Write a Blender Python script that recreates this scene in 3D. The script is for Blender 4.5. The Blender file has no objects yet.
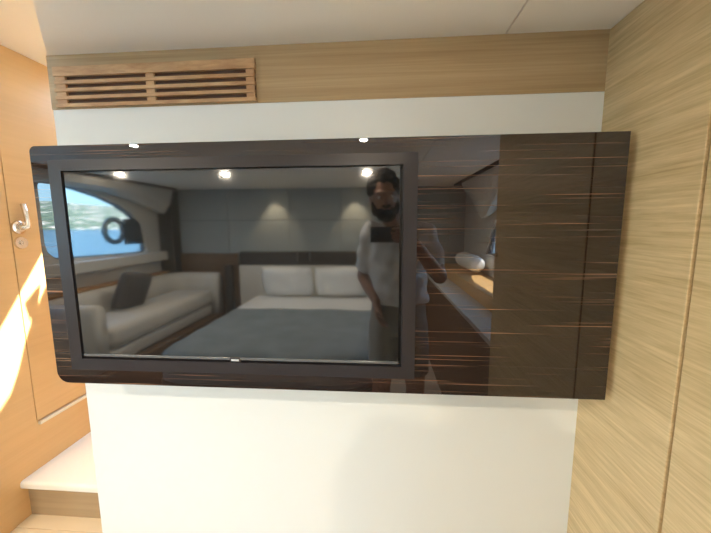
import bpy, bmesh, math, random
from mathutils import Vector, Matrix, Euler
random.seed(7)
S = 0.88; CH = 1.50            # scene unit -> metres, height of the phone lens
col = bpy.context.scene.collection
sc = bpy.context.scene
def U(x, y, z): return Vector((x*S, y*S, CH + z*S))
PI = math.pi

# ------------------------------------------------------------------ materials
def new_mat(name):
    m = bpy.data.materials.new(name); m.use_nodes = True
    nt = m.node_tree; b = nt.nodes['Principled BSDF']
    return m, nt, b
def setp(b, **k):
    for a, v in k.items():
        b.inputs[a.replace('_', ' ')].default_value = v
def c4(c): return (c[0], c[1], c[2], 1)
def plain(name, c, rough=.5, metal=0, bump=0, bscale=200, ior=1.5, var=0.0, **k):
    m, nt, b = new_mat(name)
    setp(b, Base_Color=c4(c), Roughness=rough, Metallic=metal, IOR=ior, **k)
    N = nt.nodes.new
    geo = N('ShaderNodeNewGeometry')
    no = N('ShaderNodeTexNoise'); no.inputs['Scale'].default_value = bscale; no.inputs['Detail'].default_value = 3
    nt.links.new(geo.outputs['Position'], no.inputs['Vector'])
    if bump:
        bp = N('ShaderNodeBump'); bp.inputs['Strength'].default_value = bump; bp.inputs['Distance'].default_value = .002
        nt.links.new(no.outputs['Fac'], bp.inputs['Height']); nt.links.new(bp.outputs['Normal'], b.inputs['Normal'])
    if var:
        n2 = N('ShaderNodeTexNoise'); n2.inputs['Scale'].default_value = 6; n2.inputs['Detail'].default_value = 4
        nt.links.new(geo.outputs['Position'], n2.inputs['Vector'])
        r = N('ShaderNodeValToRGB')
        r.color_ramp.elements[0].position = .3; r.color_ramp.elements[1].position = .7
        r.color_ramp.elements[0].color = c4([x*(1-var) for x in c]); r.color_ramp.elements[1].color = c4([min(1, x*(1+var)) for x in c])
        nt.links.new(n2.outputs['Fac'], r.inputs['Fac']); nt.links.new(r.outputs['Color'], b.inputs['Base Color'])
    return m
def wood(name, dark, light, axis='Y', rough=.45, fine=90, lengthwise=1.6, contrast=(.3, .72), coat=0, knots=False):
    """straight-grained veneer, grain running along the given axis"""
    m, nt, b = new_mat(name); N = nt.nodes.new; L = nt.links.new
    geo = N('ShaderNodeNewGeometry'); mp = N('ShaderNodeMapping')
    sc_ = {'X': (lengthwise, fine, fine), 'Y': (fine, lengthwise, fine), 'Z': (fine, fine, lengthwise)}[axis]
    mp.inputs['Scale'].default_value = sc_
    L(geo.outputs['Position'], mp.inputs['Vector'])
    n1 = N('ShaderNodeTexNoise'); n1.inputs['Scale'].default_value = 1; n1.inputs['Detail'].default_value = 5; n1.inputs['Roughness'].default_value = .65
    n1.inputs['Distortion'].default_value = .3
    L(mp.outputs['Vector'], n1.inputs['Vector'])
    mp2 = N('ShaderNodeMapping'); mp2.inputs['Scale'].default_value = [s*.22 for s in sc_]
    L(geo.outputs['Position'], mp2.inputs['Vector'])
    n2 = N('ShaderNodeTexNoise'); n2.inputs['Scale'].default_value = 1; n2.inputs['Detail'].default_value = 3
    L(mp2.outputs['Vector'], n2.inputs['Vector'])
    mx = N('ShaderNodeMix'); mx.data_type = 'FLOAT'; mx.inputs[0].default_value = .36
    L(n1.outputs['Fac'], mx.inputs[2]); L(n2.outputs['Fac'], mx.inputs[3])
    r = N('ShaderNodeValToRGB'); e = r.color_ramp.elements
    e[0].position = contrast[0]; e[1].position = contrast[1]; e[0].color = c4(dark); e[1].color = c4(light)
    L(mx.outputs[0], r.inputs['Fac']); L(r.outputs['Color'], b.inputs['Base Color'])
    bp = N('ShaderNodeBump'); bp.inputs['Strength'].default_value = .12; bp.inputs['Distance'].default_value = .001
    L(n1.outputs['Fac'], bp.inputs['Height']); L(bp.outputs['Normal'], b.inputs['Normal'])
    setp(b, Roughness=rough, Coat_Weight=coat)
    return m
def veneer(name):
    """high gloss dark macassar veneer: brown black with thin pale streaks along X"""
    m, nt, b = new_mat(name); N = nt.nodes.new; L = nt.links.new
    geo = N('ShaderNodeNewGeometry')
    def streak(scale, lo, hi, off):
        mp = N('ShaderNodeMapping'); mp.inputs['Scale'].default_value = scale; mp.inputs['Location'].default_value = off
        mp.inputs['Rotation'].default_value = (0, .004, 0)
        L(geo.outputs['Position'], mp.inputs['Vector'])
        n = N('ShaderNodeTexNoise'); n.inputs['Scale'].default_value = 1; n.inputs['Detail'].default_value = 2; n.inputs['Roughness'].default_value = .6
        L(mp.outputs['Vector'], n.inputs['Vector'])
        r = N('ShaderNodeValToRGB'); e = r.color_ramp.elements
        e[0].position = lo; e[1].position = hi; e[0].color = (0, 0, 0, 1); e[1].color = (1, 1, 1, 1)
        L(n.outputs['Fac'], r.inputs['Fac']); return r.outputs['Color']
    s1 = streak((2.0, .01, 250), .612, .74, (0, 0, 3.1))
    s2 = streak((3.0, .01, 330), .640, .81, (7, 3, 0))
    s3 = streak((.5, .01, 60), .35, .75, (2, 9, 5))
    base = N('ShaderNodeMix'); base.data_type = 'RGBA'
    base.inputs[6].default_value = (.014, .009, .008, 1); base.inputs[7].default_value = (.030, .018, .014, 1)
    L(s3, base.inputs[0])
    a = N('ShaderNodeMix'); a.data_type = 'RGBA'; a.inputs[7].default_value = (.34, .18, .10, 1)
    L(s1, a.inputs[0]); L(base.outputs[2], a.inputs[6])
    a2 = N('ShaderNodeMix'); a2.data_type = 'RGBA'; a2.inputs[7].default_value = (.16, .11, .08, 1)
    L(s2, a2.inputs[0]); L(a.outputs[2], a2.inputs[6])
    L(a2.outputs[2], b.inputs['Base Color'])
    setp(b, Roughness=.015, IOR=1.69)
    return m
def emit(name, c, s):
    m, nt, b = new_mat(name)
    setp(b, Base_Color=c4(c), Emission_Color=c4(c), Emission_Strength=s); return m
def pane(name, tint=(.96, .98, 1)):
    m, nt, b = new_mat(name); N = nt.nodes.new
    tr = N('ShaderNodeBsdfTransparent'); tr.inputs[0].default_value = c4(tint)
    gl = N('ShaderNodeBsdfGlossy'); gl.inputs['Roughness'].default_value = .0
    mx = N('ShaderNodeMixShader'); mx.inputs[0].default_value = .06
    nt.links.new(tr.outputs[0], mx.inputs[1]); nt.links.new(gl.outputs[0], mx.inputs[2])
    nt.links.new(mx.outputs[0], nt.nodes['Material Output'].inputs['Surface'])
    return m

M = {}
M['white'] = plain('white_satin', (.78, .80, .77), .35, bump=.03, bscale=60)
M['ceil'] = plain('ceiling_vinyl', (.90, .87, .81), .6, bump=.05, bscale=350)
M['ceil2'] = plain('ceiling_light', (.88, .84, .74), .6)
M['oak_x'] = wood('oak_x', (.35, .235, .11), (.60, .45, .26), 'X', fine=120, lengthwise=1.8, contrast=(.3, .72))
M['oak_y'] = wood('oak_y', (.42, .28, .12), (.78, .59, .32), 'Y', fine=150, lengthwise=7, contrast=(.27, .70))
M['oak_end'] = wood('oak_edge', (.52, .40, .22), (.66, .53, .32), 'Z')
M['honey'] = wood('honey', (.62, .37, .15), (.74, .47, .21), 'Y', fine=60, lengthwise=1.5, contrast=(.2, .85), rough=.35)
M['teak'] = wood('teak', (.40, .215, .095), (.64, .41, .21), 'X', fine=70, lengthwise=14, contrast=(.35, .62), rough=.5)
M['dark_void'] = plain('vent_void', (.10, .05, .03), .9)
M['brown_x'] = wood('brown_x', (.13, .075, .04), (.22, .13, .07), 'X')
M['brown_y'] = wood('brown_y', (.35, .18, .07), (.5, .28, .12), 'Y')
M['veneer'] = veneer('macassar')
M['edge_light'] = plain('lit_edge', (.75, .68, .52), .4)
M['bezel'] = plain('bezel', (.030, .025, .026), .36, ior=1.36)
M['screen'] = plain('screen_glass', (.010, .010, .010), .042, ior=2.0)
M['strip'] = plain('strip_gloss', (.12, .12, .12), .15, ior=1.6)
M['black'] = plain('black', (.01, .01, .01), .5)
M['logo'] = plain('logo_white', (.8, .8, .8), .4)
M['chrome'] = plain('satin_chrome', (.75, .70, .62), .22, 1)
M['carpet'] = plain('cream_carpet', (.88, .85, .77), .95, bump=.8, bscale=420)
M['steptan'] = plain('tan_carpet', (.78, .64, .44), .95, bump=.6, bscale=420)
M['riser'] = wood('riser', (.33, .24, .14), (.44, .33, .20), 'X', fine=40)
M['floor'] = plain('floor_cream', (.84, .80, .73), .7, bump=.4, bscale=300)
M['hull'] = plain('hull_leather', (.62, .61, .57), .55)
M['wallgrey'] = plain('fabric_wall', (.34, .37, .37), .85, bump=.5, bscale=500)
M['leather'] = plain('sofa_leather', (.66, .63, .57), .45, bump=.15, bscale=120)
M['cushion'] = plain('cushion_grey', (.10, .09, .085), .85, bump=.6, bscale=400)
M['linen'] = plain('linen', (.90, .90, .88), .8, bump=.3, bscale=30)
M['throw'] = plain('throw_teal', (.21, .25, .27), .85, bump=.5, bscale=25, var=.15)
M['headb'] = plain('headboard', (.045, .035, .03), .5)
M['post'] = plain('post', (.06, .048, .04), .5)
M['portgrey'] = plain('port_ring', (.05, .07, .09), .4)
M['pane'] = pane('window_pane')
M['skin'] = plain('skin', (.34, .17, .11), .5, var=.08, Subsurface_Weight=.05)
M['hair'] = plain('hair', (.012, .009, .008), .95, bump=1, bscale=90, ior=1.25)
M['shirt'] = plain('tshirt', (.74, .74, .76), .85, bump=.6, bscale=28)
M['shorts'] = plain('shorts', (.30, .28, .25), .85, bump=.6, bscale=30)
M['phone'] = plain('phone_black', (.012, .012, .014), .25)
M['lens'] = plain('lens', (.02, .02, .03), .05)
M['lamp'] = emit('downlight_glow', (1, .80, .50), 60)
M['ring'] = plain('downlight_ring', (.8, .8, .78), .3, .6)
M['sea'] = plain('sea', (.04, .12, .18), .35, bump=.3, bscale=.4)
M['sole'] = plain('sandal', (.05, .04, .035), .7)

# ------------------------------------------------------------------ helpers
def empty(name, loc, label=None, cat=None, group=None):
    o = bpy.data.objects.new(name, None); col.objects.link(o); o.location = loc
    o.empty_display_size = .1
    tag(o, label, cat, group); return o
def tag(o, label=None, cat=None, group=None, kind=None):
    if label: o['label'] = label
    if cat: o['category'] = cat
    if group: o['group'] = group
    if kind: o['kind'] = kind
    return o
def root_of(o):
    while o.parent: o = o.parent
    return o
def build(name, bm, mat, parent=None, smooth=False, recalc=True, origin=None):
    if recalc: bmesh.ops.recalc_face_normals(bm, faces=bm.faces)
    if parent is not None:
        bmesh.ops.translate(bm, verts=bm.verts, vec=-root_of(parent).location)
    else:
        if origin is None:
            xs = [v.co.x for v in bm.verts]; ys = [v.co.y for v in bm.verts]; zs = [v.co.z for v in bm.verts]
            origin = Vector(((min(xs)+max(xs))/2, (min(ys)+max(ys))/2, min(zs)))
        bmesh.ops.translate(bm, verts=bm.verts, vec=-origin)
    me = bpy.data.meshes.new(name); bm.to_mesh(me); bm.free()
    for m in (mat if isinstance(mat, list) else [mat]): me.materials.append(m)
    if smooth:
        for p in me.polygons: p.use_smooth = True
    o = bpy.data.objects.new(name, me); col.objects.link(o)
    if parent is not None: o.parent = parent
    else: o.location = origin
    return o
def BM(): return bmesh.new()
def abox(bm, x0, x1, y0, y1, z0, z1, bev=0, seg=2, unit=True):
    p = (lambda a, b, c: U(a, b, c)) if unit else (lambda a, b, c: Vector((a, b, c)))
    vs = [bm.verts.new(p(x, y, z)) for x in (x0, x1) for y in (y0, y1) for z in (z0, z1)]
    F = [(0,1,3,2), (4,6,7,5), (0,4,5,1), (2,3,7,6), (0,2,6,4), (1,5,7,3)]
    fs = [bm.faces.new([vs[i] for i in f]) for f in F]
    if bev:
        es = list({e for f in fs for e in f.edges})
        bmesh.ops.recalc_face_normals(bm, faces=fs)
        bmesh.ops.bevel(bm, geom=es, offset=bev, segments=seg, affect='EDGES', profile=.5)
    return bm
def box(x0, x1, y0, y1, z0, z1, bev=0, seg=2, unit=True): return abox(BM(), x0, x1, y0, y1, z0, z1, bev, seg, unit)
def acyl(bm, p0, p1, r0, r1=None, n=24, caps=True):
    r1 = r0 if r1 is None else r1
    p0, p1 = Vector(p0), Vector(p1); d = (p1-p0).normalized()
    a = d.orthogonal().normalized(); b = d.cross(a)
    A = [bm.verts.new(p0 + r0*(math.cos(t)*a + math.sin(t)*b)) for t in [2*PI*i/n for i in range(n)]]
    B = [bm.verts.new(p1 + r1*(math.cos(t)*a + math.sin(t)*b)) for t in [2*PI*i/n for i in range(n)]]
    for i in range(n): bm.faces.new((A[i], A[(i+1) % n], B[(i+1) % n], B[i]))
    if caps: bm.faces.new(A[::-1]); bm.faces.new(B)
    return bm
def atorus(bm, c, nrm, R, r, n=40, m=12):
    nrm = Vector(nrm).normalized(); a = nrm.orthogonal().normalized(); b = nrm.cross(a); c = Vector(c)
    rows = []
    for i in range(n):
        t = 2*PI*i/n; e = math.cos(t)*a + math.sin(t)*b
        rows.append([bm.verts.new(c + e*(R + r*math.cos(2*PI*j/m)) + nrm*(r*math.sin(2*PI*j/m))) for j in range(m)])
    for i in range(n):
        for j in range(m):
            bm.faces.new((rows[i][j], rows[(i+1) % n][j], rows[(i+1) % n][(j+1) % m], rows[i][(j+1) % m]))
    return bm
def tube(bm, pts, rad, n=12, caps=True):
    pts = [Vector(p) for p in pts]; rows = []; prev = None
    for i, p in enumerate(pts):
        d = (pts[min(i+1, len(pts)-1)] - pts[max(i-1, 0)]).normalized()
        a = d.orthogonal().normalized() if prev is None else (prev - d*prev.dot(d)).normalized()
        prev = a; b = d.cross(a); r = rad[i] if isinstance(rad, (list, tuple)) else rad
        rows.append([bm.verts.new(p + r*(math.cos(2*PI*j/n)*a + math.sin(2*PI*j/n)*b)) for j in range(n)])
    for i in range(len(rows)-1):
        for j in range(n): bm.faces.new((rows[i][j], rows[i][(j+1) % n], rows[i+1][(j+1) % n], rows[i+1][j]))
    if caps: bm.faces.new(rows[0][::-1]); bm.faces.new(rows[-1])
    return bm
def rrect(x0, x1, z0, z1, r, n=8):
    """outline of a rectangle with per-corner radii (TL, TR, BR, BL)"""
    out = []
    for (cx, cz, rr, a0) in ((x0, z1, r[0], PI), (x1, z1, r[1], PI/2), (x1, z0, r[2], 0), (x0, z0, r[3], -PI/2)):
        if rr <= 0: out.append((cx, cz)); continue
        sx = 1 if cx == x0 else -1; sz = -1 if cz == z1 else 1
        ox, oz = cx + sx*rr, cz + sz*rr
        for i in range(n+1):
            t = a0 - (PI/2)*i/n
            out.append((ox + rr*math.cos(t), oz + rr*math.sin(t)))
    return out
def extrude_poly(bm, pts2, f0, f1, holes=()):
    """solid between two parallel copies of a polygon with holes; f0/f1 map (a,b) to a point"""
    loops = [list(pts2)] + [list(h) for h in holes]
    for f in (f0, f1):
        vv = []; ee = []
        for lp in loops:
            vs = [bm.verts.new(f(a, b)) for a, b in lp]; vv.append(vs)
            ee += [bm.edges.new((vs[i], vs[(i+1) % len(vs)])) for i in range(len(vs))]
        bmesh.ops.triangle_fill(bm, use_beauty=True, use_dissolve=False, edges=ee)
        if f is f0: A = vv
        else: B = vv
    for va, vb in zip(A, B):
        for i in range(len(va)):
            j = (i+1) % len(va); bm.faces.new((va[i], va[j], vb[j], vb[i]))
    return bm
def sweep(bm, path, profile):
    """profile (a outwards, z) swept along an XY path; unit coords"""
    n = len(path); rows = []
    for i in range(n):
        p = Vector(path[i]); d = (Vector(path[min(i+1, n-1)]) - Vector(path[max(i-1, 0)])).normalized()
        nn = Vector((-d.y, d.x))
        rows.append([bm.verts.new(U(p.x + nn.x*a, p.y + nn.y*a, z)) for a, z in profile])
    m = len(profile)
    for i in range(n-1):
        for j in range(m): bm.faces.new((rows[i][j], rows[i][(j+1) % m], rows[i+1][(j+1) % m], rows[i+1][j]))
    bm.faces.new(rows[0][::-1]); bm.faces.new(rows[-1])
    return bm
def pillow(bm, w, h, t, mat4, n=14, pw=.55):
    """stuffed cushion, pinched at the four corners; w along local X, h along local Z"""
    top, bot = [], []
    for side, g in ((1, top), (-1, bot)):
        for i in range(n+1):
            row = []
            for j in range(n+1):
                u = -1 + 2*i/n; v = -1 + 2*j/n
                k = max(0, (1-u**4)*(1-v**4))**pw
                x = u*w/2*(1-.06*(v*v)); z = v*h/2*(1-.06*(u*u))
                wob = .006*math.sin(5*u+3*v)*k
                row.append(bm.verts.new(mat4 @ Vector((x, side*(t/2*k) + wob, z))))
            g.append(row)
    for g, fl in ((top, False), (bot, True)):
        for i in range(n):
            for j in range(n):
                q = (g[i][j], g[i+1][j], g[i+1][j+1], g[i][j+1])
                bm.faces.new(q[::-1] if fl else q)
    bmesh.ops.remove_doubles(bm, verts=bm.verts, dist=.0004)
    return bm
def T(loc, rot=(0, 0, 0)): return Matrix.Translation(loc) @ Euler(rot).to_matrix().to_4x4()
def struct(name, bm, mat, **k): return tag(build(name, bm, mat, **k), kind='structure')

XR, WL, WY = .614, -1.0159, 1.0          # right wall plane, left end and front plane of the white partition
CZ, CZ2 = .518, .684                     # ceiling of the cabin, ceiling over the stairs
XL = -1.434                              # side wall beside the stairs
HL, HRt, YB = -3.129, 1.169, -2.929      # hull sides, wall behind the bed
FZ = -CH/S
PLY, PRY = .855, .855

# ------------------------------------------------------------------ shell
struct('floor', box(HL-.1, HRt+.1, YB-.1, 2.3, FZ-.05, FZ), M['floor'])
# main ceiling: cut away diagonally over the stairs
cp = [(HL-.1, YB-.1), (HRt+.1, YB-.1), (HRt+.1, 1.09), (WL+.001, 1.09), (WL+.001, .999), (-.70, .66), (-1.434, .66), (-1.60, .80), (HL-.1, .80)]
xs = .343
lamps = [(-1.57, -.35), (-.10, -.35), (-2.58, -1.45), (-1.55, -1.55), (-.13, -1.60), (1.02, -1.63), (-1.485, -2.78), (-.345, -2.78)]
gap = .0022
cpl = [(HL-.1, YB-.1), (xs-gap, YB-.1), (xs-gap, 1.09), (WL+.001, 1.09), (WL+.001, .999), (-.70, .66), (-1.434, .66), (-1.60, .80), (HL-.1, .80)]
bm = BM(); extrude_poly(bm, cpl, lambda a, b: U(a, b, CZ), lambda a, b: U(a, b, CZ+.04))
ceil = struct('ceiling', bm, M['ceil'])
struct('ceiling', box(xs+gap, HRt+.1, YB-.1, 1.09, CZ, CZ+.04), M['ceil'])
struct('trim_1', box(xs-.03, xs+.03, YB-.1, 1.09, CZ+.0405, CZ+.06), M['dark_void'])
# ceiling over the stairs, with an added, unseen opening shaped to throw the sun patch
SA, SB = .42, .25                        # horizontal run of the sun beam per unit of drop
def sun_hole(Y, z): return (XL + (CZ2-z)*SA, Y + (CZ2-z)*SB)  # point of the added opening that lights a given wall point
band = [(1.40, .05), (1.301, -.092), (1.096, -.388), (.965, -.575), (.965, -.80), (1.045, -.73), (1.101, -.673), (1.14, -.589), (1.18, -.479), (1.223, -.387), (1.286, -.281), (1.36, -.15)]
isl = [(1.190, -.318), (1.262, -.250), (1.248, -.305), (1.222, -.385), (1.200, -.385)]  # added piece that blocks sun, leaving a shadow notch in the patch
hole = [sun_hole(*p) for p in band]
bm = BM(); extrude_poly(bm, [(XL-.1, .62), (-.25, .62), (-.25, 2.3), (XL-.1, 2.3)], lambda a, b: U(a, b, CZ2), lambda a, b: U(a, b, CZ2+.03), [hole, [sun_hole(*p) for p in ((1.52, .45), (1.95, .45), (1.78, -.8), (1.52, -.8))]])  # second opening also added, its sun bounces warm light onto door and ceiling
struct('ceiling', bm, M['ceil2'])
bm = BM(); extrude_poly(bm, [sun_hole(*p) for p in isl], lambda a, b: U(a, b, CZ2), lambda a, b: U(a, b, CZ2+.01))
# closing fascias of the raised stair ceiling
struct('trim_2', box(XL-.1, -.25, .60, .619, CZ+.041, CZ2+.03), M['ceil2'])
hl = build('sun_blocker', bm, M['black']); tag(hl, 'unseen plate added over the steps to shade a notch in the sun patch', 'blocker')
struct('wall_stairwell', box(XL-.05, -.25, 2.18, 2.25, FZ, CZ2), M['honey'])
struct('wall_stairwell', box(-.28, -.25, 1.095, 2.18, FZ, CZ2), M['white'])
# white partition and the oak valance over it
struct('wall_front', box(WL, XR+.02, WY, WY+.05, FZ, .3595), M['white'])
struct('trim_3', box(WL-.004, XR+.02, WY, WY+.06, .3605, CZ-.0005), M['oak_x'])
struct('shade_strip', box(WL-.003, XR, WY+.004, WY+.05, .3592, .3608), M['dark_void'])  # dark strip standing in for the thin shade under the valance
struct('wall_front', box(WL, XR+.02, WY+.0605, WY+.09, .36, CZ), M['dark_void'])
# right wall: oak boards with open joints
wr = struct('wall_right', box(XR+.02, HRt, -.083, 1.10, FZ, CZ-.0005), M['oak_end'])
for (a, b) in ((.690, 1.05), (-.09, .682)):
    build('wood_panel', box(XR, XR+.0195, a, b, FZ+.001, CZ-.001, .0016, 2), M['oak_y'], wr)
build('joint_strip', box(XR+.012, XR+.0196, .6805, .6915, FZ+.001, CZ-.001), M['brown_y'], wr)
bm = BM(); acyl(bm, U(XR-.012, -.055, -.16), U(XR, -.055, -.16), .009, .011); acyl(bm, U(XR-.02, -.055, -.16), U(XR-.012, -.055, -.16), .006, .006)
build('latch_knob', bm, M['chrome'], wr)
# left wall beside the stairs with its flush door
DY0, DY1, DZ0, DZ1 = 1.180, 1.86, -.811, CZ2-.0005
wl = struct('wall_left', box(XL-.06, XL-.012, .80, 2.20, FZ, CZ2), M['dark_void'])
bm = BM(); abox(bm, XL-.0119, XL, .80, DY0-.003, FZ, CZ2); build('wood_panel', bm, M['honey'], wl)
build('wood_panel', box(XL-.0119, XL, DY0-.0029, 2.18, FZ, DZ0-.004), M['honey'], wl)
build('wood_panel', box(XL-.0119, XL, DY1+.004, 2.18, DZ0-.0035, CZ2), M['honey'], wl)
build('highlight_strip', box(XL-.010, XL+.012, DY0+.002, DY1, DZ0-.017, DZ0-.0045, .001), M['edge_light'], wl)  # pale strip, colours in the highlight along the gap under the door
dr = struct('door_1', box(XL-.0115, XL+.001, DY0, DY1, DZ0, DZ1, .0012), M['honey'])
h0 = U(XL, 1.205, -.003)
bm = BM(); acyl(bm, h0, h0+Vector((.008, 0, 0)), .0235, .0225, 32); acyl(bm, h0+Vector((.008, 0, 0)), h0+Vector((.011, 0, 0)), .0225, .016, 32); rz = build('rosette', bm, M['chrome'], dr)
bm = BM(); tube(bm, [h0+Vector((.010, 0, 0)), h0+Vector((.018, 0, 0)), h0+Vector((.024, .003, 0)), h0+Vector((.027, .010, .002)), h0+Vector((.027, .013, .012)), h0+Vector((.026, .012, .040)), h0+Vector((.024, .006, .082))],
                [.009, .009, .009, .009, .009, .0085, .0075], 14)
build('door_handle', bm, M['chrome'], dr, smooth=True)
k0 = U(XL, 1.207, -.064)
bm = BM(); acyl(bm, k0, k0+Vector((.007, 0, 0)), .0225, .0205, 32); es = build('escutcheon', bm, M['chrome'], dr)
bm = BM(); acyl(bm, k0+Vector((.007, 0, 0)), k0+Vector((.012, 0, 0)), .009, .008, 20); abox(bm, k0.x+.012, k0.x+.0135, k0.y-.0012, k0.y+.0012, k0.z-.006, k0.z+.006, unit=False)
build('lock_turn', bm, M['chrome'], es)
struct('wall_left', box(HL-.1, XL-.0605, .80, .86, FZ, CZ), M['hull'])
# hull side left with the long curved window
W3 = [(-.85, -.20), (-.80, -.31), (.45, -.31), (.50, -.25), (.50, .36), (.43, .43), (-.78, .43), (-.85, .37)]
W1 = [(-1.13, -.16), (-1.15, -.25), (-1.22, -.315), (-1.40, -.325), (-2.20, -.345), (-2.43, -.345), (-2.47, -.30), (-2.45, -.12), (-2.40, .03), (-2.25, .15), (-2.05, .255), (-1.80, .335), (-1.50, .395), (-1.25, .430), (-1.15, .42), (-1.13, .37)]
yz = [(YB-.05, FZ), (.80, FZ), (.80, CZ), (YB-.05, CZ)]
bm = BM(); extrude_poly(bm, yz, lambda a, b: U(HL, a, b), lambda a, b: U(HL-.10, a, b), [W1, W3]); struct('wall_hull', bm, M['hull'])
def inset(pts, k):
    cy = sum(p[0] for p in pts)/len(pts); cz = sum(p[1] for p in pts)/len(pts)
    return [(cy+(p[0]-cy)*k, cz+(p[1]-cz)*k) for p in pts]
w1 = struct('window_1', extrude_poly(BM(), inset(W1, .998), lambda a, b: U(HL-.03, a, b), lambda a, b: U(HL-.075, a, b), [inset(W1, .965)]), M['portgrey'])
build('window_pane', extrude_poly(BM(), inset(W1, .97), lambda a, b: U(HL-.05, a, b), lambda a, b: U(HL-.054, a, b)), M['pane'], w1)
bm = BM(); atorus(bm, U(HL-.035, -1.99, -.055), (1, 0, 0), .135*S, .030*S); pr = build('porthole_ring', bm, M['portgrey'], w1, smooth=True)
build('port_plate', box(HL-.05, HL-.015, -2.43, -2.14, -.23, .09, .01), M['portgrey'], w1)
# added unseen window forward of the sofa, put in for more daylight
W3 = [(-.85, -.20), (-.80, -.31), (.45, -.31), (.50, -.25), (.50, .36), (.43, .43), (-.78, .43), (-.85, .37)]
w3 = struct('added_window', extrude_poly(BM(), inset(W3, .998), lambda a, b: U(HL-.03, a, b), lambda a, b: U(HL-.075, a, b), [inset(W3, .955)]), M['portgrey'])
build('window_pane', extrude_poly(BM(), inset(W3, .96), lambda a, b: U(HL-.05, a, b), lambda a, b: U(HL-.054, a, b)), M['pane'], w3)
# right hull with its window
W2 = [(-.25, .25), (-.25, -.28), (-.32, -.33), (-1.99, -.33), (-1.93, -.20), (-1.80, -.03), (-1.66, .10), (-1.45, .22), (-1.2, .30), (-.32, .32)]
bm = BM(); extrude_poly(bm, [(YB-.05, FZ), (1.1, FZ), (1.1, CZ), (YB-.05, CZ)], lambda a, b: U(HRt, a, b), lambda a, b: U(HRt+.08, a, b), [W2]); struct('wall_hull', bm, M['hull'])
w2 = struct('window_2', extrude_poly(BM(), inset(W2, .998), lambda a, b: U(HRt+.02, a, b), lambda a, b: U(HRt+.05, a, b), [inset(W2, .95)]), M['portgrey'])
build('window_pane', extrude_poly(BM(), inset(W2, .96), lambda a, b: U(HRt+.03, a, b), lambda a, b: U(HRt+.034, a, b)), M['pane'], w2)
# wall behind the bed, fabric panels
wb = struct('wall_back', box(HL-.05, HRt+.05, YB-.06, YB-.012, FZ, CZ), M['dark_void'])
xsn = [HL, -2.20, -1.30, -.55, .22, .95, HRt]
for a, b in zip(xsn[:-1], xsn[1:]):
    for z0, z1 in ((-.55, .070), (.075, CZ-.001)):
        build('fabric_panel', box(a+.002, b-.002, YB-.0119, YB, z0, z1, .003), M['wallgrey'], wb)
build('lower_panel', box(HL, HRt, YB-.0119, YB-.004, FZ, -.555), M['brown_x'], wb)

# overhead padded lockers along both hull sides
bm = BM(); prof = [(HL+.0005, CZ-.03), (HL+.0005, .44), (HL+.05, .415), (HL+.16, .42), (HL+.24, .455), (HL+.27, .50), (HL+.27, CZ-.03)]
def locker(side_x, sgn, y0, y1, zdrop):
    bm = BM(); rows = []
    ys = [y0 + (y1-y0)*i/14 for i in range(15)]
    for i, y in enumerate(ys):
        t = i/14; d = zdrop(t)
        q = .27 if sgn > 0 else .19
        pts = [(0, CZ-.028), (0, CZ-.10-d), (.04, CZ-.125-d), (.48*q, CZ-.13-d), (.8*q, CZ-.10-d*.6), (q, CZ-.05), (q, CZ-.028)]
        rows.append([bm.verts.new(U(side_x + sgn*(a+.0005), y, z)) for a, z in pts])
    for i in range(14):
        for j in range(7): bm.faces.new((rows[i][j], rows[i][(j+1) % 7], rows[i+1][(j+1) % 7], rows[i+1][j]))
    bm.faces.new(rows[0]); bm.faces.new(rows[-1][::-1])
    return bm
lk = build('overhead_locker', locker(HL, 1, -2.70, .5, lambda t: .22*max(0, 1-t*3.2)**1.3), M['hull'], smooth=False)
tag(lk, 'pale padded overhead locker above the long sea window', 'locker')
struct('trim_5', box(HL, HL+.30, -2.75, .5, CZ-.0275, CZ-.0005), M['post'])
lk = build('overhead_locker', locker(HRt, -1, -2.40, -.1, lambda t: .33*math.exp(-((t-.23)/.16)**2)), M['hull'])
tag(lk, 'white padded locker under the ceiling on the wardrobe side', 'locker')
struct('trim_6', box(HRt-.21, HRt, -2.75, -.1, CZ-.0275, CZ-.0005), M['post'])
# window ledge and its wooden line
struct('trim_7', box(HL, HL+.10, -2.90, .79, -.48, -.36, .01), M['hull'])
struct('trim_8', box(HL, HL+.115, -2.90, .79, -.665, -.64, .003), M['brown_y'])
struct('trim_9', box(HL, HL+.20, YB+.001, YB+.19, FZ, CZ-.029), M['post'])

# ------------------------------------------------------------------ TV panel
PZ1, PZ0, PX0, PX1 = .2165, -.4605, -.953, .592
pn = empty('display_panel', U(0, WY, PZ0), 'long glossy dark streaked wood panel mounted on the white wall', 'wall panel')
out = rrect(PX0, PX1, PZ0, PZ1, (.016, 0, 0, .034))
bm = BM(); extrude_poly(bm, out, lambda a, b: U(a, PLY, b), lambda a, b: U(a, PLY+.030, b), [[(-.899, .176), (.093, .176), (.093, -.415), (-.899, -.415)]])
build('veneer_board', bm, M['veneer'], pn)
out2 = rrect(PX0-.0015, PX1-.002, PZ0+.001, PZ1-.001, (.016, 0, 0, .034))
bm = BM(); extrude_poly(bm, out2, lambda a, b: U(a, PLY+.0302, b), lambda a, b: U(a, PLY+.055, b), [[(-.899, .176), (.093, .176), (.093, -.415), (-.899, -.415)]])
build('sunlit_edge', bm, M['edge_light'], pn)['label'] = 'layer behind the gloss board, its pale colour standing for a sunlit edge'  # sun on the panel's side edge, put into a pale cream colour
build('mounting_frame', box(-.93, .55, PLY+.0555, WY-.001, -.41, .17), M['black'], pn)
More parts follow.
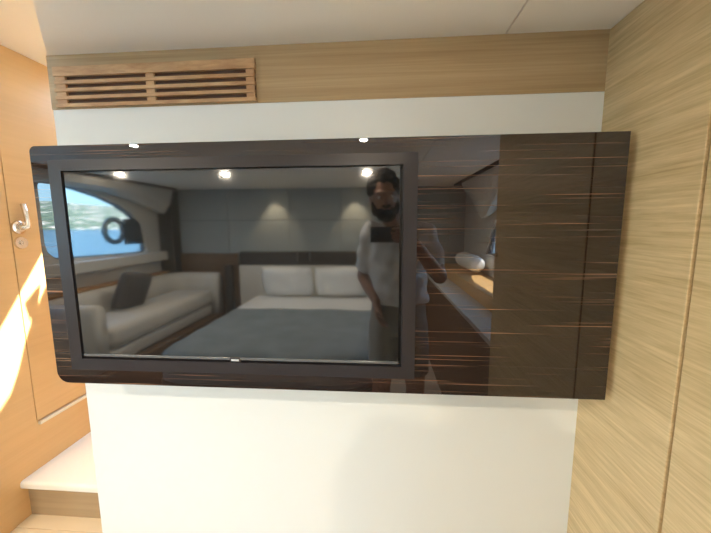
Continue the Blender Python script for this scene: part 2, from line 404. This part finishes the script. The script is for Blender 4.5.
# TV
tv = empty('television', U((-.9016+.0953)/2, PLY, -.4175), 'black flat television showing no picture, recessed in the glossy panel', 'television')
TX0, TX1, TZ0, TZ1 = -.9005, .0945, -.4165, .1785
SX0, SX1, SZ0, SZ1 = -.865, .0585, -.383, .1495
bm = BM(); extrude_poly(bm, [(TX0, TZ0), (TX1, TZ0), (TX1, TZ1), (TX0, TZ1)], lambda a, b: U(a, PLY-.004, b), lambda a, b: U(a, PLY+.02, b), [[(SX0, SZ0), (SX1, SZ0), (SX1, SZ1), (SX0, SZ1)]])
build('bezel', bm, M['bezel'], tv)
build('screen', box(SX0+.003, SX1-.008, PLY+.0005, PLY+.02, SZ0+.014, SZ1-.003), M['screen'], tv)
build('back_shell', box(-.89, .085, PLY+.0201, PLY+.054, -.405, .165), M['black'], tv)
st = build('lower_strip', box(SX0+.003, SX1-.008, PLY-.001, PLY+.02, SZ0+.006, SZ0+.0138, .001), M['strip'], tv)
lx = -.405
build('sensor_lip', box(lx-.016, lx+.016, PLY-.003, PLY+.02, SZ0+.0005, SZ0+.0135, .001), M['bezel'], tv)
bm = BM()
for i in range(7):                       # row of tiny pale letter strokes, too small to read
    a = lx-.011+i*.0032
    abox(bm, a, a+.0024, PLY-.0036, PLY-.0029, SZ0+.0045, SZ0+.0095)
build('maker_mark', bm, M['logo'], st)

# ------------------------------------------------------------------ vent grille
vg = empty('vent_grille', U(-.68, WY, .365), 'slatted teak air vent set in the oak band under the ceiling', 'vent')
VX0, VX1 = -.992, -.366
def vzof(y100):  # height from the photographed row at the left end
    return .3735 + (101-y100)*.00312
build('backing', box(VX0, VX1, WY-.0015, WY-.0003, .364, .478), M['dark_void'], vg)
build('top_board', box(VX0-.002, VX1+.002, WY-.012, WY-.0016, .4525, .4800, .0008), M['teak'], vg)
pit = .0262
z = .4525
slot = .0122
for i in range(4):
    z1 = z - slot; z0 = .4525 - (i+1)*(.4525-.3635)/4
    build('slat', box(VX0-.002*(i % 2), VX1+.002*(i % 2), WY-.012, WY-.0016, z0, z1, .0006), M['teak'], vg)
    z = z0
for a, b in ((VX0+.002, VX0+.034), (-.700, -.674), (VX1-.026, VX1-.002)):
    build('stile', box(a, b, WY-.0085, WY-.0016, .3645, .4790), M['teak'], vg)

# ------------------------------------------------------------------ stairs
sg = empty('staircase', U(-1.2, 1.1, FZ), 'short flight of carpeted steps beside the white partition', 'staircase')
YT, ZT, ZT2 = 1.086, -1.015, -1.181
def tread_poly(bm, y0, y1, z, th, r):
    n = 6; prof = [(y1, z-th), (y1, z)]
    prof += [(y0+r-r*math.sin(PI*i/(2*n)), z-r+r*math.cos(PI*i/(2*n))) for i in range(n+1)]
    prof += [(y0+r-r*math.cos(PI*i/(2*n)), z-th+r*(1-math.sin(PI*i/(2*n)))) for i in range(n+1)]
    A = [bm.verts.new(U(XL+.0005, y, zz)) for y, zz in prof]; B = [bm.verts.new(U(-.30, y, zz)) for y, zz in prof]
    m = len(prof)
    for i in range(m): bm.faces.new((A[i], A[(i+1) % m], B[(i+1) % m], B[i]))
    bm.faces.new(A); bm.faces.new(B[::-1]); return bm
build('tread', tread_poly(BM(), YT, 2.17, ZT, .034, .012), M['carpet'], sg, smooth=False)['label'] = 'cream carpeted upper tread'
build('riser', box(XL+.0005, -.30, YT+.026, YT+.05, ZT2, ZT-.0345), M['riser'], sg)
def shortbox(y0, y1, z0, z1, b=0): return box(XL+.0005, WL-.003, y0, y1, z0, z1, b)
build('tread', box(XL+.0005, -.30, 1.0525, YT+.0255, ZT2-.03, ZT2), M['steptan'], sg)
build('tread', box(XL+.0005, WL-.0035, .90, 1.052, ZT2-.03, ZT2, .004), M['steptan'], sg)['label'] = 'tan lower tread'
build('riser', box(XL+.0005, WL-.0035, .925, .95, -1.345, ZT2-.031), M['riser'], sg)
build('tread', box(XL+.0005, WL-.0035, .74, .96, -1.375, -1.346, .004), M['steptan'], sg)
build('riser', box(XL+.0005, WL-.0035, .765, .79, -1.52, -1.376), M['riser'], sg)
build('tread', box(XL+.0005, WL-.0035, .56, .80, -1.55, -1.521, .004), M['steptan'], sg)
build('riser', box(XL+.0005, WL-.0035, .585, .61, FZ, -1.551), M['riser'], sg)

# ------------------------------------------------------------------ bed
bd = empty('bed', U(-.9, -1.75, FZ), 'wide bed with white sheets and teal grey cover facing the television', 'bed')
BX0, BX1, BY0, BY1, BT = -1.78, -.05, -2.82, -.60, -1.0
def bed_outline(g=0, rf=.22):
    x0, x1, y0, y1 = BX0-g, BX1+g, BY0, BY1+g; r = rf; o = [(x0, y0)]
    o = [(x1, y0)] + [(x1-r+r*math.cos(t), y1-r+r*math.sin(t)) for t in [PI/2*i/8 for i in range(9)]]
    o += [(x0+r-r*math.sin(t), y1-r+r*math.cos(t)) for t in [PI/2*i/8 for i in range(9)]] + [(x0, y0)]
    return o
def soft_slab(pts, z0, z1, r):
    bm = BM(); extrude_poly(bm, pts, lambda a, b: U(a, b, z0), lambda a, b: U(a, b, z1))
    cx = sum(p[0] for p in pts)/len(pts)
    return bm
def layered(pts, levels):
    """stacked insets of an outline: levels = (z, inset factor)"""
    cx = (min(p[0] for p in pts)+max(p[0] for p in pts))/2; cy = (min(p[1] for p in pts)+max(p[1] for p in pts))/2
    hx = (max(p[0] for p in pts)-min(p[0] for p in pts))/2; hy = (max(p[1] for p in pts)-min(p[1] for p in pts))/2
    bm = BM(); rows = []
    for z, d in levels:
        rows.append([bm.verts.new(U(cx+(p[0]-cx)*(1-d/hx), cy+(p[1]-cy)*(1-d/hy), z)) for p in pts])
    m = len(pts)
    for a, b in zip(rows[:-1], rows[1:]):
        for j in range(m): bm.faces.new((a[j], a[(j+1) % m], b[(j+1) % m], b[j]))
    bm.faces.new(rows[0][::-1]); bm.faces.new(rows[-1]); return bm
build('bed_base', layered(bed_outline(.02), [(FZ, .10), (FZ+.08, .10), (FZ+.09, 0), (-1.24, 0)]), M['brown_x'], bd)
rr_ = [(-1.239, .02), (-1.22, 0), (-1.04, 0), (-1.02, .012), (-1.006, .035), (BT, .07)]
build('mattress', layered(bed_outline(), rr_), M['linen'], bd, smooth=True)
# cover over the lower two thirds
def clip_y(pts, ymax, ymin): return [(x, min(max(y, ymin), ymax)) for x, y in pts]
cv = [(BX1+.012, -2.02)] + [p for p in bed_outline(.012, .23)[1:-1]] + [(BX0-.012, -2.02)]
def cover_mesh():
    bm = BM(); nx, ny = 26, 30; g = []
    for j in range(ny+1):
        y = -2.02 + (BY1+.012+2.02)*j/ny; row = []
        over = max(0, (y-(BY1+.012-.23))/.23); ins = .23*(1-math.sqrt(max(0, 1-over*over)))
        for i in range(nx+1):
            u = -1+2*i/nx; cx = (BX0+BX1)/2; hw = (BX1-BX0)/2+.012-ins
            x = cx+hw*u
            ed = min((1-abs(u))*hw, (BY1+.012-y)+.0)
            drop = .05*max(0, 1-ed/.07)**2
            zz = BT+.012-drop+.004*math.sin(9*x+3*y)+.003*math.sin(17*y-5*x)
            row.append(bm.verts.new(U(x, y, zz)))
        g.append(row)
    for j in range(ny):
        for i in range(nx): bm.faces.new((g[j][i], g[j][i+1], g[j+1][i+1], g[j+1][i]))
    border = [g[0][i] for i in range(nx+1)] + [g[j][nx] for j in range(1, ny+1)] + [g[ny][i] for i in range(nx-1, -1, -1)] + [g[j][0] for j in range(ny-1, 0, -1)]
    low = [bm.verts.new(Vector((v.co.x, v.co.y, U(0, 0, -1.22).z if v.co.y > U(0, -2.0, 0).y else U(0, 0, -1.22).z))) for v in border]
    m = len(border)
    for i in range(m):
        bm.faces.new((border[i], border[(i+1) % m], low[(i+1) % m], low[i]))
    return bm
build('bed_cover', cover_mesh(), M['throw'], bd, smooth=True)['label'] = 'teal grey bed cover'
build('headboard', box(-2.02, .02, YB+.0005, YB+.075, -.57, -.375, .012, 3), M['headb'], bd)
build('lower_pad', box(-2.04, .04, YB+.0005, YB+.072, FZ, -.5715, .010, 3), M['leather'], bd)['label'] = 'pale upholstered pad below the dark headboard'
for i, px in enumerate((-1.21, -.47)):
    bm = BM(); pillow(bm, .72*S, .44*S, .17*S, T(U(px-.05, -2.64, -.765), (-.33, 0, .03*(1-2*i))))
    p = build('pillow', bm, M['linen'], smooth=True)
    tag(p, ['white pillow propped on the headboard, nearer the sofa', 'white pillow propped on the headboard, farther from the sofa'][i], 'pillow', 'white pillows on the bed')
for i, px in enumerate((-1.16, -.98)):
    r = empty('reading_lamp', U(px, YB+.075, -.50), ['slim reading lamp on the headboard, the one nearer the sofa', 'slim reading lamp on the headboard, the one farther from the sofa'][i], 'lamp', 'reading lamps on the headboard')
    bm = BM(); acyl(bm, U(px, YB+.0755, -.44), U(px, YB+.10, -.44), .012); build('mount', bm, M['chrome'], r)
    bm = BM(); acyl(bm, U(px, YB+.115, -.50), U(px, YB+.115, -.375), .012, .015); build('lamp_head', bm, M['chrome'], r)
# bedside units
for (a, b, lab) in ((HL+.205, -2.06, 'low dark bedside cabinet between sofa and bed head'), (.06, .60, 'low brown bedside cabinet between bed head and side counter')):
    n = empty('bedside_cabinet', U((a+b)/2, -2.75, FZ), lab, 'cabinet')
    build('body', box(a, b, YB+.0005, -2.60 if a > 0 else -2.885, FZ, -.43), M['brown_x'], n)
    build('top', box(a-.003, b+.003, YB+.0005, -2.585 if a > 0 else -2.87, -.4295, -.402, .004), M['brown_y'] if a > 0 else M['brown_x'], n)
    if a > 0:
        d = build('drawer', box(a+.02, b-.02, -2.5995, -2.588, -.75, -.47, .003), M['brown_x'], n)
        bm = BM(); acyl(bm, U((a+b)/2, -2.5875, -.6), U((a+b)/2, -2.57, -.6), .01); build('knob', bm, M['chrome'], d)
# dark post between sofa and bed
nt_ = build('curtain_pole_post', box(-2.22, -2.12, -2.86, -2.78, FZ, -.56, .01), M['post'])
tag(nt_, 'short dark post at the far corner of the sofa', 'post')

# ------------------------------------------------------------------ sofa on its plinth
so = empty('sofa', U(-2.7, -1.8, FZ), 'cream leather sofa with curved ends under the sea window', 'sofa')
build('plinth', box(HL+.001, -2.28, -2.86, -.70, FZ, -1.25, .01), M['brown_x'], so)
def arc(cx, cy, r, a0, a1, n=7): return [(cx+r*math.cos(a0+(a1-a0)*i/n), cy+r*math.sin(a0+(a1-a0)*i/n)) for i in range(n+1)]
path = [(-2.36, -.80), (-2.6, -.80)] + arc(-2.72, -1.06, .26, PI/2, PI)[0:] + [(-2.98, -1.5), (-2.98, -2.2)] + arc(-2.72, -2.50, .26, PI, 1.5*PI) + [(-2.42, -2.76), (-2.30, -2.76)]
pf = [(-.075, -1.249), (-.075, -.74), (-.055, -.69), (-.02, -.665), (.02, -.665), (.055, -.69), (.075, -.74), (.075, -1.249)]
build('backrest', sweep(BM(), path, pf), M['leather'], so, smooth=True)
build('seat_base', box(-2.89, -2.37, -2.66, -.89, -1.249, -1.10, .03, 3), M['leather'], so, smooth=True)
build('seat_cushion', box(-2.88, -2.33, -2.66, -.89, -1.099, -.885, .07, 5), M['leather'], so, smooth=True)
bm = BM(); pillow(bm, .44*S, .42*S, .12*S, T(U(-2.70, -1.62, -.70), (-.30, .22, -PI/2)), pw=.4)
tag(build('throw_cushion', bm, M['cushion'], smooth=True), 'dark grey square cushion leaning in the cream sofa', 'cushion')

# ------------------------------------------------------------------ side counter
cn = empty('side_counter', U(.9, -1.5, FZ), 'long low counter with pale top running back from the wardrobe', 'counter')
build('body', box(.63, HRt-.001, YB+.001, -.10, FZ, -.685), M['brown_x'], cn)  # same wood as the right wall, its shade put into the dark brown
build('counter_top', box(.618, .83, YB+.001, -.10, -.6845, -.65, .003), M['hull'], cn)
build('raised_ledge', box(.831, HRt-.001, YB+.001, -.10, -.684, -.545, .006), M['honey'], cn)
bm = BM(); tube(bm, [U(1.04, y, -.43) for y in (-2.55, -2.53, -2.45, -1.95, -1.85, -1.83)], [.04, .07, .08, .08, .07, .04], 20)
tag(build('bolster', bm, M['linen'], smooth=True), 'white bolster cushion lying on the raised counter ledge by the window', 'cushion')

# ------------------------------------------------------------------ downlights
import itertools
labs = ['ceiling downlight over the foot of the sofa side, nearest the television on the sofa side', 'ceiling downlight nearest the television, above the photographer',
        'ceiling downlight above the sofa', 'ceiling downlight above the middle of the bed on the sofa side', 'ceiling downlight above the far long side of the bed, next to the man',
        'ceiling downlight above the side counter', 'small ceiling spotlight close to the fabric wall above the left pillow', 'small ceiling spotlight close to the fabric wall above the right pillow']
labs[0] = 'ceiling downlight nearest the television on the sofa side'
labs[4] = 'ceiling downlight between the bed and the counter'
POW = [9.5, 5.5, 11, 15, 15, 19, 4, 4]
for i, (x, y) in enumerate(lamps):
    r = empty('downlight', U(x, y, CZ), labs[i], 'ceiling light', 'round downlights in the cabin ceiling')
    R = (.026, .026, .036, .036, .036, .036, .022, .022)[i]
    bm = BM(); atorus(bm, U(x, y, CZ)+Vector((0, 0, -.002)), (0, 0, 1), R, .005, 32, 8); build('trim_ring', bm, M['ring'], r, smooth=True)
    bm = BM(); acyl(bm, U(x, y, CZ)+Vector((0, 0, -.0035)), U(x, y, CZ)+Vector((0, 0, -.0005)), R-.008); build('lamp_lens', bm, M['lamp'], r)
    if i < 6:
        ld = bpy.data.lights.new('downlight_lamp', 'AREA'); ld.shape = 'DISK'; ld.size = (.036, .036, .048, .048, .048, .048)[i]; ld.energy = POW[i]
    else:
        ld = bpy.data.lights.new('downlight_lamp', 'SPOT'); ld.energy = POW[i]*9; ld.spot_blend = .7; ld.shadow_soft_size = .018
    ld.color = (1, .86, .68)
    lo = bpy.data.objects.new('downlight_lamp', ld); col.objects.link(lo); lo.parent = r
    lo.location = (0, 0, -.009) if i < 6 else (0, .05, -.02)
    if i >= 6: lo.rotation_euler = (math.radians(-16), 0, 0); ld.spot_size = math.radians(70); ld.color = (1, .78, .5)

# ------------------------------------------------------------------ outside
struct('ground_sea', box(-900, 900, -900, 900, -3.2, -3.15), M['sea'])
def hills():
    bm = BM(); n, m = 90, 10; g = []
    for i in range(n+1):
        a = math.radians(95 + 170*i/n); row = []
        H = 26 + 5*math.sin(i*.21) + 2*math.sin(i*.57+1)
        for j in range(m+1):
            t = j/m; d = 340 + 160*t
            z = -3.2 + H*(t**.8) + random.uniform(-.6, .6)*(t > 0)
            row.append(bm.verts.new(Vector((d*math.cos(a), d*math.sin(a), z))))
        g.append(row)
    for i in range(n):
        for j in range(m): bm.faces.new((g[i][j], g[i+1][j], g[i+1][j+1], g[i][j+1]))
    return bm
m, nt, b = new_mat('hill_town'); N = nt.nodes.new; L = nt.links.new
geo = N('ShaderNodeNewGeometry'); vo = N('ShaderNodeTexVoronoi'); vo.inputs['Scale'].default_value = .11; L(geo.outputs['Position'], vo.inputs['Vector'])
rp = N('ShaderNodeValToRGB'); e = rp.color_ramp.elements; e[0].position = .25; e[1].position = .5
e[0].color = (.52, .48, .42, 1); e[1].color = (.10, .15, .10, 1)
L(vo.outputs['Distance'], rp.inputs['Fac']); L(rp.outputs['Color'], b.inputs['Base Color']); b.inputs['Roughness'].default_value = 1
M['hill'] = m
hb = build('hillside_town', hills(), m, smooth=True); tag(hb, 'hazy green hillside dotted with pale houses across the water', 'hillside', kind='stuff')

# ------------------------------------------------------------------ man with the phone
def chain(bm, pts, radii, n=16):
    """tapered limb segments with round joints, closed pieces to be fused"""
    pts = [Vector(p) for p in pts]
    for i, p in enumerate(pts):
        r = radii[i]; vv = bmesh.ops.create_uvsphere(bm, u_segments=n, v_segments=n//2+2, radius=r)['verts']
        for v in vv: v.co += p
        if i: acyl(bm, pts[i-1], p, radii[i-1]*.995, r*.995, n)
def loft(bm, rings, n=28):
    """closed stack of ellipses: (centre, half width, half depth)"""
    rows = []
    for c, a, b in rings:
        rows.append([bm.verts.new(Vector(c) + Vector((a*math.cos(2*PI*i/n), b*math.sin(2*PI*i/n), 0))) for i in range(n)])
    for p, q in zip(rows[:-1], rows[1:]):
        for i in range(n): bm.faces.new((p[i], p[(i+1) % n], q[(i+1) % n], q[i]))
    bm.faces.new(rows[0][::-1]); bm.faces.new(rows[-1])
def remeshed(bm, vox, smooth_it=4):
    me = bpy.data.meshes.new('r'); bm.to_mesh(me); bm.free()
    o = bpy.data.objects.new('r', me); col.objects.link(o)
    rm = o.modifiers.new('rm', 'REMESH'); rm.mode = 'VOXEL'; rm.voxel_size = vox; rm.use_smooth_shade = True
    sm = o.modifiers.new('sm', 'SMOOTH'); sm.iterations = smooth_it; sm.factor = .5
    dg = bpy.context.evaluated_depsgraph_get(); dg.update()
    res = bpy.data.meshes.new_from_object(o.evaluated_get(dg)); bpy.data.objects.remove(o)
    b = BM(); b.from_mesh(res); return b
def ball(bm, c, r, sc_=(1, 1, 1), rot=(0, 0, 0), seg=20, f=None):
    v0 = bmesh.ops.create_uvsphere(bm, u_segments=seg, v_segments=seg//2+2, radius=1)['verts']
    mt = T(c, rot)
    for v in v0:
        p = Vector((v.co.x*r*sc_[0], v.co.y*r*sc_[1], v.co.z*r*sc_[2]))
        if f: p = f(p, v.co)
        v.co = mt @ p
    return bm
HC = Vector((.022, -.335, 1.650))          # head centre; the man faces +Y
pel = Vector((.115, -.47, .955))
chest = Vector((.105, -.445, 1.27))
shL, shR = Vector((-.052, -.45, 1.455)), Vector((.258, -.41, 1.450))
elR, wrR = Vector((.315, -.215, 1.265)), Vector((.155, -.065, 1.405))
elL, wrL = Vector((-.100, -.50, 1.185)), Vector((-.020, -.37, 1.055))
elR, wrR = Vector((.318, -.245, 1.225)), Vector((.165, -.090, 1.412))
def mid(a, b, t): return a + (b-a)*t
body = BM()
loft(body, [(( .115, -.475, .86), .12, .085), ((.115, -.475, .93), .160, .105), ((.114, -.472, 1.02), .150, .10), ((.112, -.468, 1.12), .135, .092), ((.108, -.455, 1.25), .155, .105), ((.104, -.445, 1.36), .160, .105), ((.10, -.44, 1.45), .125, .075), ((.095, -.435, 1.495), .07, .055)])
chain(body, [(.092, -.43, 1.46), (.070, -.395, 1.53), (.040, -.360, 1.595)], [.066, .057, .060])
chain(body, [(.02, -.44, 1.44), shL, mid(shL, elL, .5), elL, mid(elL, wrL, .35), wrL], [.06, .054, .046, .040, .040, .026])
chain(body, [(.18, -.43, 1.44), shR, mid(shR, elR, .5), elR, mid(elR, wrR, .35), wrR], [.06, .054, .046, .040, .040, .026])
for hx, kx, ax in ((.030, .012, .005), (.200, .222, .232)):
    chain(body, [(hx, -.475, .90), (hx*.6+kx*.4, -.455, .70), (kx, -.425, .50), (kx, -.455, .38), (ax, -.49, .10), (ax, -.485, .055)], [.092, .078, .056, .058, .036, .038])
    chain(body, [(ax, -.505, .052), (ax, -.42, .048), (ax, -.345, .036)], [.032, .034, .020])
def headf(p, n):
    z = p.z
    if z < 0: p.x *= 1 - .30*(-n.z)**1.5; p.y *= 1 - .10*(-n.z)
    if n.y > .3 and z < .0: p.y *= 1.02
    return p
HR = Euler((math.radians(-8), math.radians(-6), math.radians(-4)))
ball(body, HC, 1, (.076, .096, .122), tuple(HR), 28, headf)
def HP(x, y, z): return HC + HR.to_matrix() @ Vector((x, y, z))
ball(body, HP(0, .096, -.012), 1, (.013, .017, .026), seg=12)            # nose
ball(body, HP(0, .085, .004), 1, (.009, .015, .035), seg=12)
ball(body, HP(0, .078, .030), 1, (.052, .020, .010), seg=12)            # brow
ball(body, HP(0, .085, -.058), 1, (.024, .012, .009), seg=12)           # lips
ball(body, HP(0, .075, -.098), 1, (.028, .022, .020), seg=12)           # chin
for s in (-1, 1): ball(body, HP(s*.076, -.005, -.005), 1, (.010, .020, .032), seg=12)   # ears
def hand(bm, wrist, dirv, palm_n, curl, side=1):
    """palm and five bent fingers. dirv: wrist to knuckles, palm_n: out of the palm"""
    d = Vector(dirv).normalized(); n = Vector(palm_n); n = (n - d*n.dot(d)).normalized(); a = d.cross(n)*side
    for off in (-.026, -.009, .009, .026): chain(bm, [wrist + a*off*.5, wrist + d*.088 + a*off], [.019, .0125], 12)
    for off, ln in ((-.030, .070), (-.010, .080), (.010, .074), (.029, .058)):
        q = wrist + d*.088 + a*off; p = [q]; ang = 0
        for j, fr in enumerate((.45, .32, .23)):
            ang += curl[j]; q = q + (d*math.cos(ang) + n*math.sin(ang))*ln*fr; p.append(q)
        chain(bm, p, [.0098, .0090, .0083, .0072], 12)
    chain(bm, [wrist+d*.02-a*.012, wrist+d*.045-a*.036+n*.010, wrist+d*.070-a*.050+n*.026, wrist+d*.092-a*.048+n*.038], [.016, .013, .011, .0085], 12)
hand(body, wrL, (.20, .30, -1), (.8, .3, .2), (.30, .35, .25), 1)
# right hand round the end of the phone: fingers on the lens side, thumb on the screen side
chain(body, [wrR, (.150, -.058, 1.430)], [.025, .024])
for z, tip in ((1.4795, .060), (1.4600, .053), (1.4405, .056), (1.4225, .066)):
    chain(body, [(.148, -.055, 1.43+(z-1.45)*.5), (.130, -.028, z)], [.019, .0115], 12)
    chain(body, [(.130, -.028, z), (.117, -.007, z+.001), (.092, -.0038, z+.001), (tip+.012, -.0040, z), (tip, -.0045, z)], [.0100, .0088, .0080, .0075, .0066], 12)
chain(body, [(.150, -.062, 1.425), (.128, -.050, 1.412), (.100, -.036, 1.420), (.078, -.031, 1.436)], [.018, .013, .0105, .0085], 12)
man = empty('person', Vector((.115, -.45, 0)), 'man in a white t-shirt and shorts holding up a phone, seen mirrored in the screen', 'person')
bod = build('body', remeshed(body, .0042, 2), M['skin'], man, smooth=True)
# hair, beard, eyes
def hairf(p, n):
    k = 1 + .05*math.sin(9*n.x+2)*math.sin(8*n.y+1) + .05*math.sin(15*n.z+3*n.x)
    return p*k
bm = BM()
ball(bm, HP(0, -.022, .045), 1, (.093, .100, .100), tuple(HR), 28, hairf)
for i in range(46):
    a = random.uniform(0, 2*PI); e = random.uniform(.15, 1.4)
    p = HP(.078*math.cos(a)*math.cos(e), -.015+.080*math.sin(a)*math.cos(e), .052+.085*math.sin(e))
    if p.y > HC.y+.055 and p.z < HC.z+.07: continue
    ball(bm, p, random.uniform(.016, .026), seg=8)
build('hair', remeshed(bm, .006, 1), M['hair'], man, smooth=True)['label'] = 'thick dark hair'
bm = BM()
ball(bm, HP(0, .048, -.086), 1, (.056, .056, .048), tuple(HR), 20, hairf)
for s in (-1, 1): ball(bm, HP(s*.060, .022, -.050), 1, (.019, .034, .048), tuple(HR), 12)
ball(bm, HP(0, .095, -.040), 1, (.030, .010, .008), tuple(HR), 12)
build('beard', remeshed(bm, .006, 1), M['hair'], man, smooth=True)['label'] = 'full dark beard'
for s in (-1, 1):
    bm = BM(); ball(bm, HP(s*.030, .0800, .006), .0100, seg=14); ey = build('eye', bm, M['linen'], man, smooth=True)
    bm = BM(); ball(bm, HP(s*.030, .0875, .005), .0040, seg=10); build('iris', bm, M['hair'], ey, smooth=True)
# t-shirt
bm = BM()
loft(bm, [((.116, -.47, 1.035), .178, .135), ((.115, -.47, 1.06), .180, .137), ((.113, -.466, 1.16), .172, .128), ((.108, -.455, 1.27), .176, .126), ((.104, -.445, 1.385), .172, .118), ((.10, -.44, 1.455), .148, .096), ((.093, -.435, 1.500), .080, .066)])
chain(bm, [(.03, -.44, 1.432), shL, mid(shL, elL, .4), mid(shL, elL, .72)], [.074, .067, .063, .059])
chain(bm, [(.17, -.43, 1.432), shR, mid(shR, elR, .38), mid(shR, elR, .70)], [.074, .067, .063, .059])
me_ = remeshed(bm, .009, 5)
for v in me_.verts:
    k = .004*math.sin(v.co.z*60+v.co.x*25)+.003*math.sin(v.co.x*70-v.co.z*30)
    v.co += v.normal*k
build('t_shirt', me_, M['shirt'], man, smooth=True)['label'] = 'loose white t-shirt'
# shorts
bm = BM()
loft(bm, [((.115, -.475, .85), .150, .112), ((.115, -.475, .93), .172, .120), ((.114, -.472, 1.04), .162, .114)])
for hx, kx in ((.032, .014), (.198, .220)): loft(bm, [((kx, -.440, .60), .083, .088), ((kx*.6+hx*.4, -.455, .74), .090, .098), ((hx, -.475, .90), .098, .112), ((hx*.8+.023, -.475, 1.0), .088, .108)])
build('shorts', remeshed(bm, .012, 4), M['shorts'], man, smooth=True)['label'] = 'grey knee-length shorts'
for s, x in ((0, .0), (1, .24)):
    bm = BM(); abox(bm, x-.048, x+.048, -.56, -.30, 0, .018, .008, 2, unit=False); build('sandal_sole', bm, M['sole'], man)
# phone
ph = empty('phone', Vector((.03, -.012, 1.422)), 'black smartphone held level in the hand of the man', 'phone')
bm = BM(); abox(bm, -.044, .103, -.0205, -.0125, 1.4175, 1.4905, .0035, 3, unit=False); build('phone_body', bm, M['phone'], ph)
bm = BM()
for (x, z) in ((-.026, 1.474), (-.026, 1.452), (-.010, 1.463)): acyl(bm, Vector((x, -.0124, z)), Vector((x, -.0105, z)), .0075)
build('camera_lens', bm, M['lens'], ph)

# ------------------------------------------------------------------ light and camera
w = bpy.data.worlds.new('World'); sc.world = w; w.use_nodes = True; nt = w.node_tree
bg = nt.nodes['Background']; N = nt.nodes.new; L = nt.links.new
tc = N('ShaderNodeTexCoord'); sp = N('ShaderNodeSeparateXYZ'); rp = N('ShaderNodeValToRGB')
L(tc.outputs['Generated'], sp.inputs[0]); L(sp.outputs['Z'], rp.inputs['Fac'])
e = rp.color_ramp.elements; e[0].position = 0; e[0].color = (.42, .70, .84, 1); e[1].position = .7; e[1].color = (.28, .55, 1, 1)
L(rp.outputs['Color'], bg.inputs['Color']); bg.inputs['Strength'].default_value = 10
sl = bpy.data.lights.new('sun', 'SUN'); sl.energy = 48; sl.angle = math.radians(.6); sl.color = (1, .93, .80)
so_ = bpy.data.objects.new('sun', sl); col.objects.link(so_)
so_.rotation_euler = Vector((-SA, -SB, -1)).to_track_quat('-Z', 'Y').to_euler(); so_.location = (3, 3, 6)
for nm, c, rot, sx, sy in (('portal_d', U(HL-.055, -.17, .06), (0, math.radians(-90), 0), .8*S, 1.4*S), ('portal_a', U(HL-.055, -1.8, .05), (0, math.radians(-90), 0), .85*S, 1.4*S), ('portal_b', U(HRt+.04, -1.17, -.1), (0, math.radians(90), 0), .5*S, 1.7*S),
                           ('portal_c', U(-.98, 1.42, CZ2+.035), (0, 0, 0), .7*S, .9*S)):
    pl = bpy.data.lights.new(nm, 'AREA'); pl.shape = 'RECTANGLE'; pl.size = sx; pl.size_y = sy; pl.cycles.is_portal = True
    po = bpy.data.objects.new(nm, pl); col.objects.link(po); po.location = c; po.rotation_euler = rot
f_, p_, y_, r_ = 327.0814, .1269, .0747, -.0056
cpn, spn, cyn, syn = math.cos(p_), math.sin(p_), math.cos(y_), math.sin(y_)
fw = Vector((-syn*cpn, cyn*cpn, -spn)); r0 = Vector((cyn, syn, 0)); u0 = r0.cross(fw)
rr = math.cos(r_)*r0 + math.sin(r_)*u0; uu = -math.sin(r_)*r0 + math.cos(r_)*u0
cam = bpy.data.cameras.new('camera'); co = bpy.data.objects.new('camera', cam); col.objects.link(co)
cam.sensor_width = 36; cam.lens = f_/711*36; cam.clip_start = .004; cam.clip_end = 2000
mt = Matrix.Identity(4)
for i in range(3): mt[i][0] = rr[i]; mt[i][1] = uu[i]; mt[i][2] = -fw[i]; mt[i][3] = (0, 0, CH)[i]
co.matrix_world = mt; sc.camera = co
sc.view_settings.view_transform = 'Standard'; sc.view_settings.look = 'None'; sc.view_settings.gamma = 1
sc.view_settings.exposure = 0.56
sc.cycles.use_denoising = True
sc.cycles.max_bounces = 10; sc.cycles.diffuse_bounces = 5; sc.cycles.glossy_bounces = 5; sc.cycles.transparent_max_bounces = 12
sc.cycles.sample_clamp_indirect = 6
sc.cycles.caustics_reflective = False; sc.cycles.caustics_refractive = False
